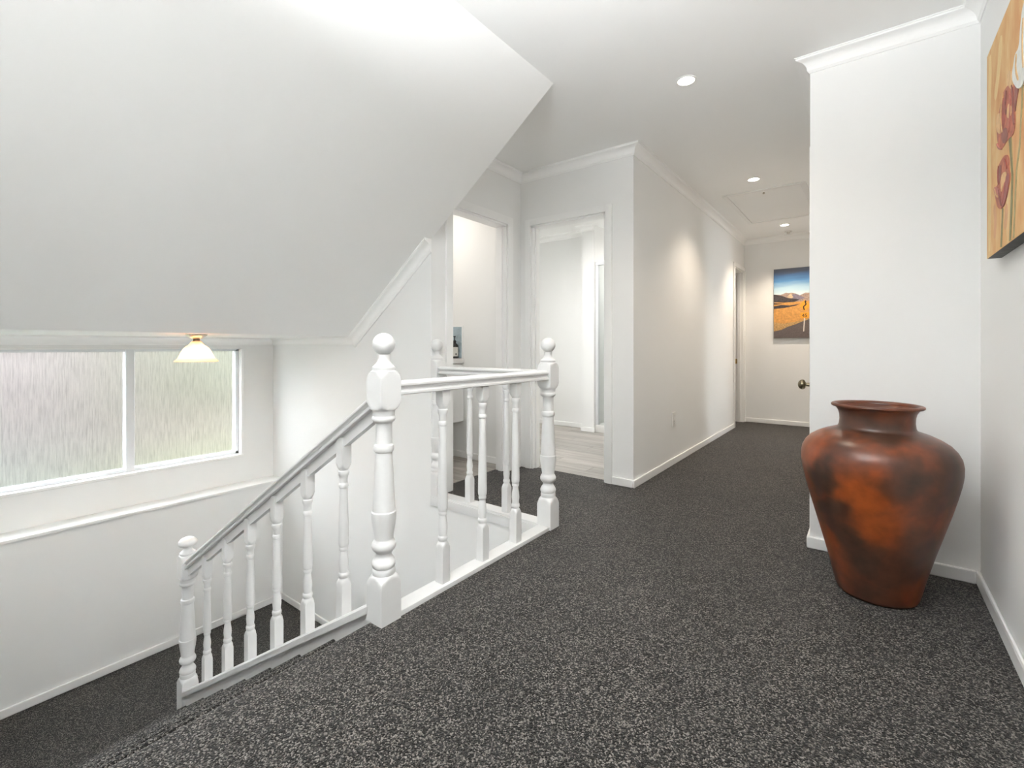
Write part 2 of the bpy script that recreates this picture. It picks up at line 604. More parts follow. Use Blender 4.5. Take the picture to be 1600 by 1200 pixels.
SH, SD = 0.055, 0.014
skirt('baseboard_right', (XR - SD, XR, -2.6, YN, 0, SH), 'white baseboard under the flower painting wall')
skirt('baseboard_urn', (XN - SD, XR - SD, YN - SD, YN, 0, SH), 'white baseboard behind the terracotta urn')
skirt('baseboard_hall_right', (XN - SD, XN, YN, DY0 - 0.062, 0, SH), 'short white baseboard return at the urn wall corner')
skirt('baseboard_hall_right_far', (XN - SD, XN, DY1 + 0.062, OY0 - 0.06, 0, SH), 'white baseboard on the hidden side of the hall')
skirt('baseboard_hall_left', (XH, XH + SD, YF - SD, HY0 - 0.05, 0, SH), 'long white baseboard along the hall wall')
skirt('baseboard_hall_end', (XH, XN - SD, YE - SD, YE, 0, SH), 'white baseboard below the road picture')
skirt('baseboard_landing_far', (FX1 + 0.047, XH, YF - SD, YF, 0, SH), 'short white baseboard beside the middle doorway')
skirt('baseboard_landing_left', (XL, XL + SD, LY1 + 0.075, YF - SD, 0, SH), 'tiny white baseboard in the landing corner')
skirt('baseboard_window', (XWL, XWL + SD, SY0, YS, ZL, ZL + SH), 'white baseboard on the half landing below the window')
skirt('baseboard_stair_end', (XWL + SD, -3.165, YS - SD, YS, ZL, ZL + SH), 'white baseboard at the stairwell end wall')
skirt('baseboard_toilet', (-3.45, XL - T, 3.03 - SD, 3.03, 0, SH), 'white baseboard inside the toilet doorway')
skirt('baseboard_ensuite', (-3.7, -2.63, EY - SD, EY, 0, SH), 'white baseboard of the bright side room')
skirt('baseboard_ensuite_pier', (-2.63 - SD, -2.48 + SD, 4.81 - SD, 4.81, 0, SH), 'white baseboard round the pier in the side room')
bm = bmesh.new()
bx(bm, XW, XWL + 0.016, SY0, YS, LEDGE - 0.02, LEDGE, bevel=0.005, segs=2)
struct('trim_ledge', bm, M['wall'], 'white ledge capping the thicker wall below the window', 'trim', smooth=40)

# ------------------------------------------------------------------ cornices
CSEC = [(0, -0.066), (0.005, -0.066), (0.008, -0.060), (0.012, -0.056)]
for k in range(1, 7):
    a = math.radians(90 * k / 7)
    CSEC.append((0.012 + 0.038 * (1 - math.cos(a)), -0.056 + 0.042 * math.sin(a)))
CSEC += [(0.050, -0.013), (0.054, -0.011), (0.055, -0.005), (0.060, -0.004), (0.060, 0.001), (0, 0.001)]
CN = [0]


def cornice(p0, p1, nrm, m0, m1, z, label, z1=None):
    """straight cornice; m = +1 outside corner, -1 inside corner, 0 square end"""
    CN[0] += 1
    d = Vector((p1[0] - p0[0], p1[1] - p0[1], 0)).normalized()
    n = Vector((nrm[0], nrm[1], 0))
    bm = bmesh.new()
    ra, rb = [], []
    for (o, dz) in CSEC:
        a = Vector((p0[0], p0[1], z)) + n * o - d * (o * m0) + Vector((0, 0, dz))
        b = Vector((p1[0], p1[1], z if z1 is None else z1)) + n * o + d * (o * m1) + Vector((0, 0, dz * (1.0 if z1 is None else 1.25)))
        if z1 is not None:
            a.z = z + dz * 1.25
        ra.append(a)
        rb.append(b)
    loft(bm, [ra, rb])
    return struct('trim_%d' % CN[0], bm, M['ceiling'], label, 'cornice', smooth=35)


cornice((XL, YF), (XH, YF), (0, -1), -1, 1, CEIL, 'white cornice above the middle doorway')
cornice((XL, YS), (XL, YF), (1, 0), 0, -1, CEIL, 'white cornice above the toilet doorway')
cornice((XH, YF), (XH, YE), (1, 0), 1, -1, CEIL, 'long white cornice along the left side of the hall')
cornice((XH, YE), (XN, YE), (0, -1), -1, -1, CEIL, 'white cornice at the end of the hall')
cornice((XN, YN), (XN, YE), (-1, 0), 1, -1, CEIL, 'white cornice on the hidden side of the hall')
cornice((XN, YN), (XR, YN), (0, -1), 1, -1, CEIL, 'white cornice above the urn wall')
cornice((XR, -2.6), (XR, YN), (-1, 0), -1, -1, CEIL, 'white cornice above the flower painting')
cornice((-3.7, EY), (-2.63, EY), (0, -1), -1, -1, CEIL, 'white cornice inside the bright side room')
cornice((-2.63, 4.81), (-2.48, 4.81), (0, -1), 1, 1, CEIL, 'white cornice on the pier in the side room')
cornice((XW, SY0), (XW, YS), (1, 0), -1, -1, SOF, 'white cornice above the obscure glass window')
cornice((XW, YS), (-3.078, YS), (0, -1), -1, 0, SOF, 'white cornice on the stair end wall below the soffit')
cornice((-3.078, YS), (XL, YS), (0, -1), 0, 0, SOF, 'white raking cornice following the sloped ceiling', z1=SOF + SLOPE * (XL + 3.078))


# ------------------------------------------------------------------ door trims
def arch_profile_box(bm, dims):
    bx(bm, *dims, bevel=0.005, segs=2)


def doorway_x(name, x_face, sgn, y0, y1, ztop, xback, label, w=0.058):
    """doorway in a wall with constant x; face looks along sgn"""
    root = empty(name, (x_face, (y0 + y1) / 2, 0))
    tag(root, label, 'door frame', kind='structure')
    xa, xb = sorted((x_face, x_face + sgn * 0.016))
    for a, b, s in ((y0 - w, y0 + 0.004, 1), (y1 - 0.004, y1 + w, -1)):
        bm = bmesh.new()
        arch_profile_box(bm, (xa - x_face, xb - x_face, a - root.location.y, b - root.location.y, 0, ztop + w))
        finish('architrave', bm, M['trim'], root, 40)
    bm = bmesh.new()
    arch_profile_box(bm, (xa - x_face, xb - x_face, y0 - root.location.y, y1 - root.location.y, ztop - 0.004, ztop + w))
    finish('architrave', bm, M['trim'], root, 40)
    xa, xb = sorted((x_face + sgn * 0.002, xback))
    for a, b in ((y0, y0 + 0.018), (y1 - 0.018, y1)):
        bm = bmesh.new()
        bx(bm, xa - x_face, xb - x_face, a - root.location.y, b - root.location.y, 0, ztop)
        m = (xa + xb) / 2 - x_face
        s0, s1 = (b, b + 0.012) if a == y0 else (a - 0.012, a)
        bx(bm, m - 0.018, m + 0.018, s0 - root.location.y, s1 - root.location.y, 0, ztop - 0.018)
        finish('jamb', bm, M['trim'], root)
    bm = bmesh.new()
    bx(bm, xa - x_face, xb - x_face, y0 - root.location.y, y1 - root.location.y, ztop - 0.018, ztop)
    finish('head_jamb', bm, M['trim'], root)
    return root


def doorway_y(name, y_face, x0, x1, ztop, yback, label, w=0.058):
    root = empty(name, ((x0 + x1) / 2, y_face, 0))
    tag(root, label, 'door frame', kind='structure')
    cx = root.location.x
    for a, b in ((x0 - w, x0 + 0.004), (x1 - 0.004, x1 + w)):
        bm = bmesh.new()
        arch_profile_box(bm, (a - cx, b - cx, -0.016, 0, 0, ztop + w))
        finish('architrave', bm, M['trim'], root, 40)
    bm = bmesh.new()
    arch_profile_box(bm, (x0 - cx, x1 - cx, -0.016, 0, ztop - 0.004, ztop + w))
    finish('architrave', bm, M['trim'], root, 40)
    for a, b in ((x0, x0 + 0.018), (x1 - 0.018, x1)):
        bm = bmesh.new()
        bx(bm, a - cx, b - cx, -0.002, yback - y_face, 0, ztop)
        m = (yback - y_face) / 2
        s0, s1 = (b, b + 0.012) if a == x0 else (a - 0.012, a)
        bx(bm, s0 - cx, s1 - cx, m - 0.018, m + 0.018, 0, ztop - 0.018)
        finish('jamb', bm, M['trim'], root)
    bm = bmesh.new()
    bx(bm, x0 - cx, x1 - cx, -0.002, yback - y_face, ztop - 0.018, ztop)
    finish('head_jamb', bm, M['trim'], root)
    return root


doorway_x('door_1', XL, 1, LY0, LY1, 1.93, XL - T, 'white frame of the open toilet doorway on the landing')
doorway_y('door_2', YF, FX0, FX1, 1.94, YF + T, 'white frame of the bright middle doorway', 0.047)
d3 = doorway_x('door_3', XH, 1, HY0, HY1, 1.95, XH - T, 'white frame of the open doorway at the far end of the hall', 0.045)
bm = bmesh.new()
bx(bm, -0.098, -0.070, HY1 - 0.0195 - d3.location.y, HY1 - 0.0175 - d3.location.y, 0.755, 0.815)
finish('strike_plate', bm, M['brass'], d3)
d4 = doorway_x('door_4', XN, -1, DY0, DY1, 1.94, XN + T, 'white panel door with bronze knob past the urn wall corner')
bm = bmesh.new()
bx(bm, 0.012, 0.05, DY0 + 0.02 - d4.location.y, DY1 - 0.02 - d4.location.y, 0.006, 1.92, bevel=0.002, segs=1)
leaf = finish('door_leaf', bm, M['trim'], d4, 40)
bm = bmesh.new()
kp = [(-0.014, 0.032), (0.0, 0.032), (0.004, 0.030), (0.008, 0.020), (0.012, 0.012), (0.020, 0.0105), (0.036, 0.0100), (0.045, 0.0115),
      (0.049, 0.021), (0.053, 0.0255), (0.060, 0.027), (0.068, 0.025), (0.075, 0.020), (0.080, 0.012), (0.082, 0.004)]
lathe(bm, [(z, r) for z, r in kp], 28)
knob = finish('knob', bm, M['bronze'], leaf, 50)
knob.location = (0.0, 2.985 - d4.location.y, 0.767)
knob.rotation_euler = (0, math.radians(-90), 0)

doorway_x('door_5', XN, -1, OY0, OY1, 1.94, XN + T, 'white frame of the hidden doorway opposite the far hall door')

# ------------------------------------------------------------------ stair window
win = empty('window_1', (XW, (WY0 + WY1) / 2, WZ0))
tag(win, 'wide window with streaky obscure glass in a white frame', 'window', kind='structure')
oy = (WY0 + WY1) / 2


def wbox(name, mat, x0, x1, y0, y1, z0, z1, bev=0.0, parent=win):
    bm = bmesh.new()
    bx(bm, x0, x1, y0 - oy, y1 - oy, z0 - WZ0, z1 - WZ0, bevel=bev, segs=1)
    return finish(name, bm, mat, parent, 40 if bev else None)


wbox('sill', M['trim'], -0.075, 0.012, WY0, WY1, WZ0 - 0.018, WZ0 + 0.002, 0.003)
wbox('jamb_liner', M['trim'], -0.075, 0.006, WY1 - 0.016, WY1 + 0.001, WZ0, WZ1, 0.002)
wbox('jamb_liner', M['trim'], -0.075, 0.006, WY0 - 0.001, WY0 + 0.016, WZ0, WZ1, 0.002)
wbox('head_liner', M['trim'], -0.075, 0.006, WY0, WY1, WZ1 - 0.012, WZ1 + 0.001, 0.002)
GY0, GY1, GZ0, GZ1 = WY0 + 0.016, WY1 - 0.016, WZ0 + 0.002, WZ1 - 0.012
MU0, MU1 = 1.045, 1.098
wbox('frame_rail', M['alu'], -0.11, -0.05, GY0, GY1, GZ0, GZ0 + 0.022, 0.002)
wbox('frame_rail', M['alu'], -0.11, -0.05, GY0, GY1, GZ1 - 0.018, GZ1, 0.002)
wbox('frame_stile', M['alu'], -0.11, -0.05, GY1 - 0.024, GY1, GZ0, GZ1, 0.002)
wbox('frame_stile', M['alu'], -0.11, -0.05, GY0, GY0 + 0.024, GZ0, GZ1, 0.002)
wbox('mullion', M['alu'], -0.11, -0.045, MU0, MU1, GZ0, GZ1, 0.003)
wbox('pane', M['frosted'], -0.088, -0.082, GY0 + 0.01, MU0 + 0.01, GZ0 + 0.01, GZ1 - 0.01)
wbox('pane', M['frosted'], -0.088, -0.082, MU1 - 0.01, GY1 - 0.01, GZ0 + 0.01, GZ1 - 0.01)

# ------------------------------------------------------------------ staircase
stair = empty('staircase', (XNOSE, SY0 + 0.002, ZL))
tag(stair, 'carpeted upper flight of stairs descending towards the window', 'staircase')


def step_bm(width, depth, rise):
    """nose at x = 0, tread runs to +x, top z = 0"""
    bm = bmesh.new()
    pr = [(depth, -0.010), (0.036, -0.010)]      # pile dips behind a padded nosing roll
    for k in range(10):
        a = math.radians(26 + 24 * k)
        pr.append((0.018 + 0.0175 * math.cos(a), -0.0175 + 0.0175 * math.sin(a)))
    pr += [(0.020, -0.036), (0.03, -0.05), (0.03, -rise - 0.02), (depth, -rise - 0.02)]
    prism(bm, pr, 0, width, 'y')
    return bm


first = None
for k in range(1, 8):
    loc = (-GOING * k, 0, -RISE * k - ZL)
    if first is None:
        first = finish('step', step_bm(SY1 - SY0 - 0.001, GOING + 0.03, RISE), M['carpet'], stair, 40, loc)
    else:
        share('step', first.data, stair, loc)
low = empty('staircase', (-3.165, 1.12, -2.55))
tag(low, 'carpeted lower flight going down from the half landing', 'staircase')
first = None
for k in range(1, 8):
    loc = (GOING * (k - 1) + 0.26, 0.978, ZL - RISE * k + 2.55)
    if first is None:
        first = finish('step', step_bm(0.975, GOING + 0.03, RISE), M['carpet'], low, 40, loc)
    else:
        first2 = share('step', first.data, low, loc)
for o in low.children:
    o.rotation_euler = (0, 0, math.pi)

# ------------------------------------------------------------------ balustrades
A = 0.0425
NEWEL = [(0.0, 0.07, A), (0.125, 0.07, A), (0.127, 0.0605, A), (0.134, 0.0585, A), (0.142, 0.0555, A), (0.150, 0.0515, A), (0.157, 0.0465, A),
         (0.162, 0.041, A), (0.165, 0.0392), (0.170, 0.040), (0.178, 0.0402), (0.185, 0.039), (0.188, 0.037), (0.190, 0.0395), (0.198, 0.042),
         (0.206, 0.0415), (0.216, 0.037), (0.225, 0.0305), (0.232, 0.028), (0.240, 0.029), (0.246, 0.034), (0.252, 0.0395), (0.260, 0.0425),
         (0.270, 0.0422), (0.280, 0.038), (0.286, 0.0335), (0.290, 0.033), (0.310, 0.0355), (0.335, 0.0395), (0.360, 0.0428), (0.376, 0.0437),
         (0.386, 0.043), (0.389, 0.0403), (0.393, 0.0398), (0.45, 0.0372), (0.52, 0.0338), (0.575, 0.0305), (0.596, 0.0296), (0.599, 0.0335),
         (0.605, 0.0357), (0.614, 0.0358), (0.622, 0.034), (0.626, 0.0288), (0.66, 0.0284), (0.698, 0.0288), (0.702, 0.031), (0.706, 0.037),
         (0.713, 0.0412), (0.720, 0.0412), (0.726, 0.038), (0.729, 0.0385), (0.742, 0.0388), (0.746, 0.041),
         (0.750, 0.0465, A), (0.757, 0.0515, A), (0.765, 0.0555, A), (0.773, 0.0585, A), (0.781, 0.0605, A), (0.783, 0.07, A),
         (0.853, 0.07, A), (0.855, 0.0605, A), (0.863, 0.0585, A), (0.871, 0.0555, A), (0.878, 0.0515, A), (0.884, 0.0455, A),
         (0.888, 0.0385), (0.892, 0.0405), (0.899, 0.0405), (0.903, 0.037), (0.911, 0.028), (0.920, 0.022), (0.930, 0.021), (0.944, 0.0235)]


def newel(parent, px, py, zb, drop=0.0, knob=False, cut_x=None):
    prof = [(z, *rest) for z, *rest in NEWEL]
    if drop:
        prof = [(-drop, 0.07, A)] + prof[1:]
    bm = bmesh.new()
    lathe(bm, prof, 32, (px, py, zb), sq=1)
    if cut_x is not None:
        g = bm.verts[:] + bm.edges[:] + bm.faces[:]
        r = bmesh.ops.bisect_plane(bm, geom=g, plane_co=(cut_x, 0, 0), plane_no=(-1, 0, 0), clear_outer=True)
        bmesh.ops.holes_fill(bm, edges=[e for e in r['geom_cut'] if isinstance(e, bmesh.types.BMEdge)])
    o = finish('newel_post', bm, M['timber_white'], parent, 32)
    bm = bmesh.new()
    if knob:
        pr = [(0.932, 0.020), (0.936, 0.034), (0.941, 0.043), (0.950, 0.0475), (0.960, 0.0475), (0.970, 0.043), (0.979, 0.034), (0.985, 0.021), (0.987, 0.006)]
    else:
        pr = [(0.981 - 0.0392 * math.cos(math.radians(a)), 0.0392 * math.sin(math.radians(a)) + 0.0005) for a in range(6, 175, 8)]
    lathe(bm, pr, 32, (px, py, zb))
    if cut_x is not None:
        g = bm.verts[:] + bm.edges[:] + bm.faces[:]
        r = bmesh.ops.bisect_plane(bm, geom=g, plane_co=(cut_x, 0, 0), plane_no=(-1, 0, 0), clear_outer=True)
        bmesh.ops.holes_fill(bm, edges=[e for e in r['geom_cut'] if isinstance(e, bmesh.types.BMEdge)])
    finish('ball_finial' if not knob else 'flat_finial', bm, M['timber_white'], o, 50)
    return o


B = 0.0205
BAL = [(0.0, 0.04, B), (0.138, 0.04, B), (0.140, 0.029, B), (0.148, 0.0265, B), (0.156, 0.0235, B), (0.162, 0.0200, B), (0.165, 0.0175),
       (0.168, 0.0170), (0.172, 0.0190), (0.180, 0.0205), (0.187, 0.0190), (0.190, 0.0165), (0.200, 0.0168), (0.220, 0.0190), (0.236, 0.0180),
       (0.260, 0.0145), (0.272, 0.0140), (0.276, 0.0170), (0.283, 0.0176), (0.289, 0.0165), (0.292, 0.0180), (0.300, 0.0196), (0.310, 0.0200),
       (0.40, 0.0188), (0.50, 0.0172), (0.60, 0.0156), (0.635, 0.0150), (0.638, 0.0178), (0.645, 0.0188), (0.652, 0.0178), (0.655, 0.0155),
       (0.670, 0.0152), (0.680, 0.0165), (0.686, 0.0195), (0.694, 0.0210), (0.701, 0.0200), (0.704, 0.0172), (0.708, 0.0178),
       (0.712, 0.0205, B), (0.718, 0.0240, B), (0.725, 0.0268, B), (0.732, 0.029, B), (0.734, 0.04, B), (0.787, 0.04, B)]


def baluster_mesh(L, head=0.0):
    """turned part keeps its shape; long shaft takes up the change of length"""
    prof = []
    dl = L - 0.787
    for z, *r in BAL:
        t = 0.0 if z <= 0.31 else (1.0 if z >= 0.635 else (z - 0.31) / 0.325)
        prof.append((z + (dl if z > 0.78 else dl - head) * t, *r))
    bm = bmesh.new()
    lathe(bm, prof, 24, sq=1)
    return bm


RAIL = [(-0.028, -0.047), (0.028, -0.047), (0.031, -0.044), (0.031, -0.036), (0.027, -0.032), (0.021, -0.029), (0.019, -0.024), (0.022, -0.019),
        (0.029, -0.017), (0.033, -0.013), (0.033, -0.006), (0.029, -0.001), (0.018, 0.003), (0.0, 0.0045)]
RAIL += [(-x, z) for x, z in reversed(RAIL[2:-1])]


def rail_x(bm, x0, z0, x1, z1, y, sec=RAIL):
    loft(bm, [[(x0, y + a, z0 + b) for a, b in sec], [(x1, y + a, z1 + b) for a, b in sec]])


def rail_y(bm, y0, y1, x, z, sec=RAIL):
    loft(bm, [[(x + a, y0, z + b) for a, b in sec], [(x + a, y1, z + b) for a, b in sec]])


NX, N1Y, N2Y, N3X = -1.378, 1.060, 2.140, -2.236
RZ = 0.843
lb = empty('balustrade', (NX, N1Y, 0))
tag(lb, 'white turned timber balustrade round the landing edge and down the stairs', 'balustrade')
newel(lb, NX, N1Y, 0.0)
newel(lb, NX, N2Y, 0.0)
newel(lb, N3X, N2Y, 0.0, cut_x=XL + 0.001)
bm = bmesh.new(); rail_y(bm, N1Y + 0.04, N2Y - 0.04, NX, RZ)
finish('handrail', bm, M['timber_white'], lb, 35)
bm = bmesh.new(); rail_x(bm, N3X + 0.04, RZ, NX - 0.04, RZ, N2Y)
finish('handrail', bm, M['timber_white'], lb, 35)
bm = bmesh.new()
bx(bm, -1.412, -1.3425, N1Y + 0.042, N2Y - 0.042, -0.004, 0.018, bevel=0.004)
bx(bm, -1.412, -1.4005, N1Y + 0.042, N2Y - 0.042, -0.2, -0.002)
finish('base_rail', bm, M['timber_white'], lb, 40)
bm = bmesh.new()
bx(bm, N3X + 0.0, NX - 0.042, 2.098, 2.182, -0.004, 0.022, bevel=0.004)
bx(bm, XL + 0.002, NX - 0.02, 2.092, 2.1045, -0.045, 0.010, bevel=0.003)
finish('base_rail', bm, M['timber_white'], lb, 40)
bme = None
for (px, py, zb) in ((NX, 1.352, 0.016), (NX, 1.598, 0.016), (NX, 1.846, 0.016), (-1.948, N2Y, 0.020), (-1.662, N2Y, 0.020)):
    if bme is None:
        o = finish('baluster', baluster_mesh(0.787), M['timber_white'], lb, 32, (px, py, zb))
        bme = o.data
    else:
        share('baluster', bme, lb, (px, py, zb))

sb = lb
cap = lambda x: 0.042 + 0.6195 * (x + 1.441)
rtop = lambda x: 0.787 + 0.610 * (x + 1.429)
N0X = -3.222
newel(sb, N0X, N1Y, -1.146, drop=0.126, knob=True)
bm = bmesh.new(); rail_x(bm, N0X - 0.012, rtop(N0X - 0.012), NX - 0.03, rtop(NX - 0.03), N1Y)
finish('handrail', bm, M['timber_white'], sb, 35)
FIL = [(-0.013, -0.092), (0.013, -0.092), (0.013, -0.045), (-0.013, -0.045)]
bm = bmesh.new(); rail_x(bm, N0X + 0.035, rtop(N0X + 0.035), NX - 0.035, rtop(NX - 0.035), N1Y, FIL)
finish('rail_fillet', bm, M['timber_white'], sb)
xs = [-1.625, -1.888, -2.151, -2.413, -2.672, -2.936]
bme = None
for x in xs:
    z0 = cap(x) - 0.02
    L = rtop(x) - 0.044 - z0
    if bme is None:
        o = finish('baluster', baluster_mesh(L, 0.048), M['timber_white'], sb, 32, (x, N1Y, z0))
        bme = o.data
    else:
        share('baluster', bme, sb, (x, N1Y, z0))
bm = bmesh.new()
xa, xb = N0X + 0.03, NX - 0.03
prism(bm, [(xa, cap(xa) - 0.03), (xb, cap(xb) - 0.03), (xb, cap(xb) - 0.42), (xa, cap(xa) - 0.42)], 1.034, 1.088, 'y')
finish('string_board', bm, M['timber_white'], sb)
bm = bmesh.new()
sec = [(-0.043, -0.034), (0.043, -0.034), (0.043, -0.008), (0.038, -0.001), (0.030, 0.0), (-0.030, 0.0), (-0.038, -0.001), (-0.043, -0.008)]
rail_x(bm, xa, cap(xa), xb, cap(xb), N1Y, sec)
finish('string_capping', bm, M['timber_white'], sb, 40)

for o in lb.children:
    o.location = o.location - lb.location

# ------------------------------------------------------------------ terracotta urn
UX, UY = 0.025, 2.350
urn = empty('terracotta_urn', (UX, UY, 0))
tag(urn, 'large glossy brown and orange terracotta urn on the carpet', 'urn')
outer = [(0.0, 0.118), (0.006, 0.128), (0.018, 0.133), (0.05, 0.141), (0.12, 0.157), (0.20, 0.178), (0.28, 0.200), (0.36, 0.222), (0.42, 0.237),
         (0.47, 0.248), (0.505, 0.253), (0.535, 0.2535), (0.560, 0.249), (0.583, 0.238), (0.603, 0.221), (0.619, 0.198), (0.633, 0.170),
         (0.641, 0.147), (0.646, 0.132), (0.651, 0.125), (0.66, 0.1215), (0.68, 0.1195), (0.70, 0.1205), (0.715, 0.1245), (0.727, 0.1315), (0.733, 0.137)]
inner = [(0.733, 0.128), (0.722, 0.117), (0.70, 0.109), (0.66, 0.109), (0.640, 0.13), (0.60, 0.205), (0.53, 0.236), (0.42, 0.218), (0.20, 0.16), (0.03, 0.12), (0.025, 0.01)]
bm = bmesh.new()
lathe(bm, outer + inner, 72)
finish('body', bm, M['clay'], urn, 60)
bm = bmesh.new()
lip = [(0.7325, 0.128), (0.731, 0.137), (0.732, 0.143), (0.735, 0.1475), (0.739, 0.1485), (0.743, 0.1465), (0.745, 0.142), (0.744, 0.135), (0.739, 0.1285), (0.7325, 0.127)]
lathe(bm, lip, 72, cap=False)
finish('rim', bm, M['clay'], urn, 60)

# ------------------------------------------------------------------ pictures


def flat_mat(name, col, var=0.12, scale=30):
    m, nt, b = new_mat(name)
    n = noise(nt, coords(nt), scale, 4, 0.65)
    lo = tuple(c * (1 - var) for c in col)
    hi = tuple(min(1, c * (1 + var)) for c in col)
    nt.links.new(ramp(nt, n.outputs['Fac'], [(0.3, lo), (0.7, hi)]), b.inputs['Base Color'])
    b.inputs['Roughness'].default_value = 0.7
    return m


def poly_x(name, pts, layer, mat, parent):
    """painted shape on the flower canvas: (a, b) = along the wall towards the viewer, up"""
    bm = bmesh.new()
    prism(bm, [(-a, b) for a, b in pts], 0.0, -0.0007 * layer, 'x')
    o = finish(name, bm, mat, parent)
    return o


def stroke(pts, w):
    L, Rr = [], []
    for i, p in enumerate(pts):
        a = Vector(pts[max(0, i - 1)]); b = Vector(pts[min(len(pts) - 1, i + 1)])
        d = (b - a).normalized(); n = Vector((-d.y, d.x)) * w / 2
        L.append((p[0] + n.x, p[1] + n.y)); Rr.append((p[0] - n.x, p[1] - n.y))
    return L + Rr[::-1]


def smooth_poly(pts, it=2):
    for _ in range(it):
        q = []
        n = len(pts)
        for i in range(n):
            a, b = pts[i], pts[(i + 1) % n]
            q.append((0.75 * a[0] + 0.25 * b[0], 0.75 * a[1] + 0.25 * b[1]))
            q.append((0.25 * a[0] + 0.75 * b[0], 0.25 * a[1] + 0.75 * b[1]))
        pts = q
    return pts


def ochre_mat():
    m, nt, b = new_mat('ochre_painted_ground')
    v = coords(nt, (1, 5, 2.2))
    n = noise(nt, v, 2.2, 5, 0.6)
    c = ramp(nt, n.outputs['Fac'], [(0.28, (0.62, 0.28, 0.12)), (0.45, (0.68, 0.38, 0.17)), (0.58, (0.73, 0.48, 0.22)), (0.74, (0.78, 0.60, 0.34))])
    nt.links.new(c, b.inputs['Base Color'])
    b.inputs['Roughness'].default_value = 0.75
    return m


PW, PH = 0.72, 0.70
fp = empty('flower_painting', (XR - 0.036, 2.297, 1.276))
tag(fp, 'ochre canvas painting of red and white flowers on the right wall', 'painting')
bm = bmesh.new()
bx(bm, 0.0, 0.035, -PW, 0.0, 0.0, PH)
finish('stretcher', bm, M['plaster_dark'], fp)
bm = bmesh.new()
bx(bm, -0.0012, 0.0, -PW, 0.0, 0.0, PH)
cv = finish('canvas', bm, ochre_mat(), fp)
fm = {
    'red': flat_mat('flower_rust_red', (0.47, 0.16, 0.10), 0.35, 25), 'crim': flat_mat('flower_crimson', (0.40, 0.11, 0.08), 0.3, 30),
    'cream': flat_mat('flower_cream', (0.72, 0.47, 0.24), 0.2, 40), 'dark': flat_mat('flower_maroon', (0.30, 0.12, 0.10), 0.3, 40),
    'white': flat_mat('flower_white', (0.74, 0.74, 0.70), 0.10, 30), 'pink': flat_mat('flower_pink', (0.50, 0.19, 0.15), 0.2, 40),
    'purple': flat_mat('flower_plum', (0.36, 0.13, 0.12), 0.2, 30), 'stem': flat_mat('flower_stem', (0.26, 0.23, 0.11), 0.2, 40),
    'wash': flat_mat('flower_ground_yellow', (0.76, 0.56, 0.27), 0.12, 8), 'blush': flat_mat('flower_ground_blush', (0.66, 0.36, 0.19), 0.15, 8),
    'stem2': flat_mat('flower_stem_pale', (0.40, 0.33, 0.16), 0.2, 40)}
P_ = lambda nm, pts, l, mt: poly_x(nm, pts, l + 2, fm[mt], cv)
P_('stem', [(0.235, 0.121), (0.25, 0.117), (0.231, 0.003), (0.211, 0.005)], 1, 'stem')
P_('stem', [(0.323, 0.30), (0.352, 0.30), (0.374, 0.181), (0.363, 0.074), (0.345, 0.003), (0.329, 0.003), (0.346, 0.106), (0.358, 0.184), (0.341, 0.246)], 2, 'stem')
P_('stem', [(0.470, 0.39), (0.484, 0.39), (0.450, 0.237), (0.417, 0.182), (0.401, 0.103), (0.384, 0.003), (0.370, 0.003), (0.387, 0.107), (0.402, 0.186), (0.438, 0.245)], 1, 'stem2')
P_('petal', smooth_poly([(0.25, 0.47), (0.312, 0.466), (0.363, 0.445), (0.394, 0.432), (0.400, 0.387), (0.394, 0.357), (0.401, 0.33), (0.385, 0.293), (0.306, 0.307), (0.231, 0.300), (0.178, 0.335), (0.164, 0.381), (0.157, 0.421), (0.205, 0.435)]), 2, 'red')
P_('petal', smooth_poly([(0.314, 0.469), (0.306, 0.494), (0.335, 0.503), (0.374, 0.468), (0.385, 0.428), (0.352, 0.435)]), 3, 'cream')
P_('petal', smooth_poly([(0.155, 0.431), (0.205, 0.432), (0.225, 0.395), (0.211, 0.376), (0.225, 0.352), (0.172, 0.376)]), 3, 'cream')
P_('petal', smooth_poly([(0.308, 0.395), (0.335, 0.408), (0.372, 0.372), (0.352, 0.358), (0.312, 0.366)]), 4, 'cream')
P_('petal', smooth_poly([(0.225, 0.360), (0.306, 0.349), (0.322, 0.304), (0.252, 0.308)]), 3, 'dark')
P_('petal', smooth_poly([(0.215, 0.442), (0.257, 0.458), (0.305, 0.417), (0.284, 0.368), (0.240, 0.352), (0.213, 0.385)]), 3, 'crim')
P_('petal', smooth_poly([(0.396, 0.440), (0.442, 0.402), (0.415, 0.378), (0.394, 0.340)]), 3, 'dark')
P_('petal', smooth_poly([(0.49, 0.60), (0.465, 0.55), (0.455, 0.505), (0.407, 0.51), (0.395, 0.488), (0.374, 0.471), (0.386, 0.438), (0.463, 0.383), (0.53, 0.40), (0.59, 0.46), (0.60, 0.53), (0.56, 0.60)]), 5, 'white')
P_('petal', smooth_poly([(0.165, 0.258), (0.231, 0.272), (0.294, 0.270), (0.334, 0.242), (0.325, 0.213), (0.350, 0.189), (0.308, 0.148), (0.244, 0.114), (0.172, 0.138), (0.145, 0.184), (0.123, 0.212), (0.185, 0.206), (0.188, 0.222)]), 3, 'red')
P_('petal', smooth_poly([(0.176, 0.225), (0.182, 0.257), (0.240, 0.258), (0.233, 0.222), (0.198, 0.197)]), 4, 'dark')
P_('petal', smooth_poly([(0.306, 0.209), (0.347, 0.195), (0.306, 0.141), (0.250, 0.114), (0.228, 0.146), (0.257, 0.168)]), 4, 'purple')
P_('petal', smooth_poly([(0.234, 0.225), (0.310, 0.216), (0.294, 0.190), (0.257, 0.178), (0.234, 0.166)]), 5, 'cream')
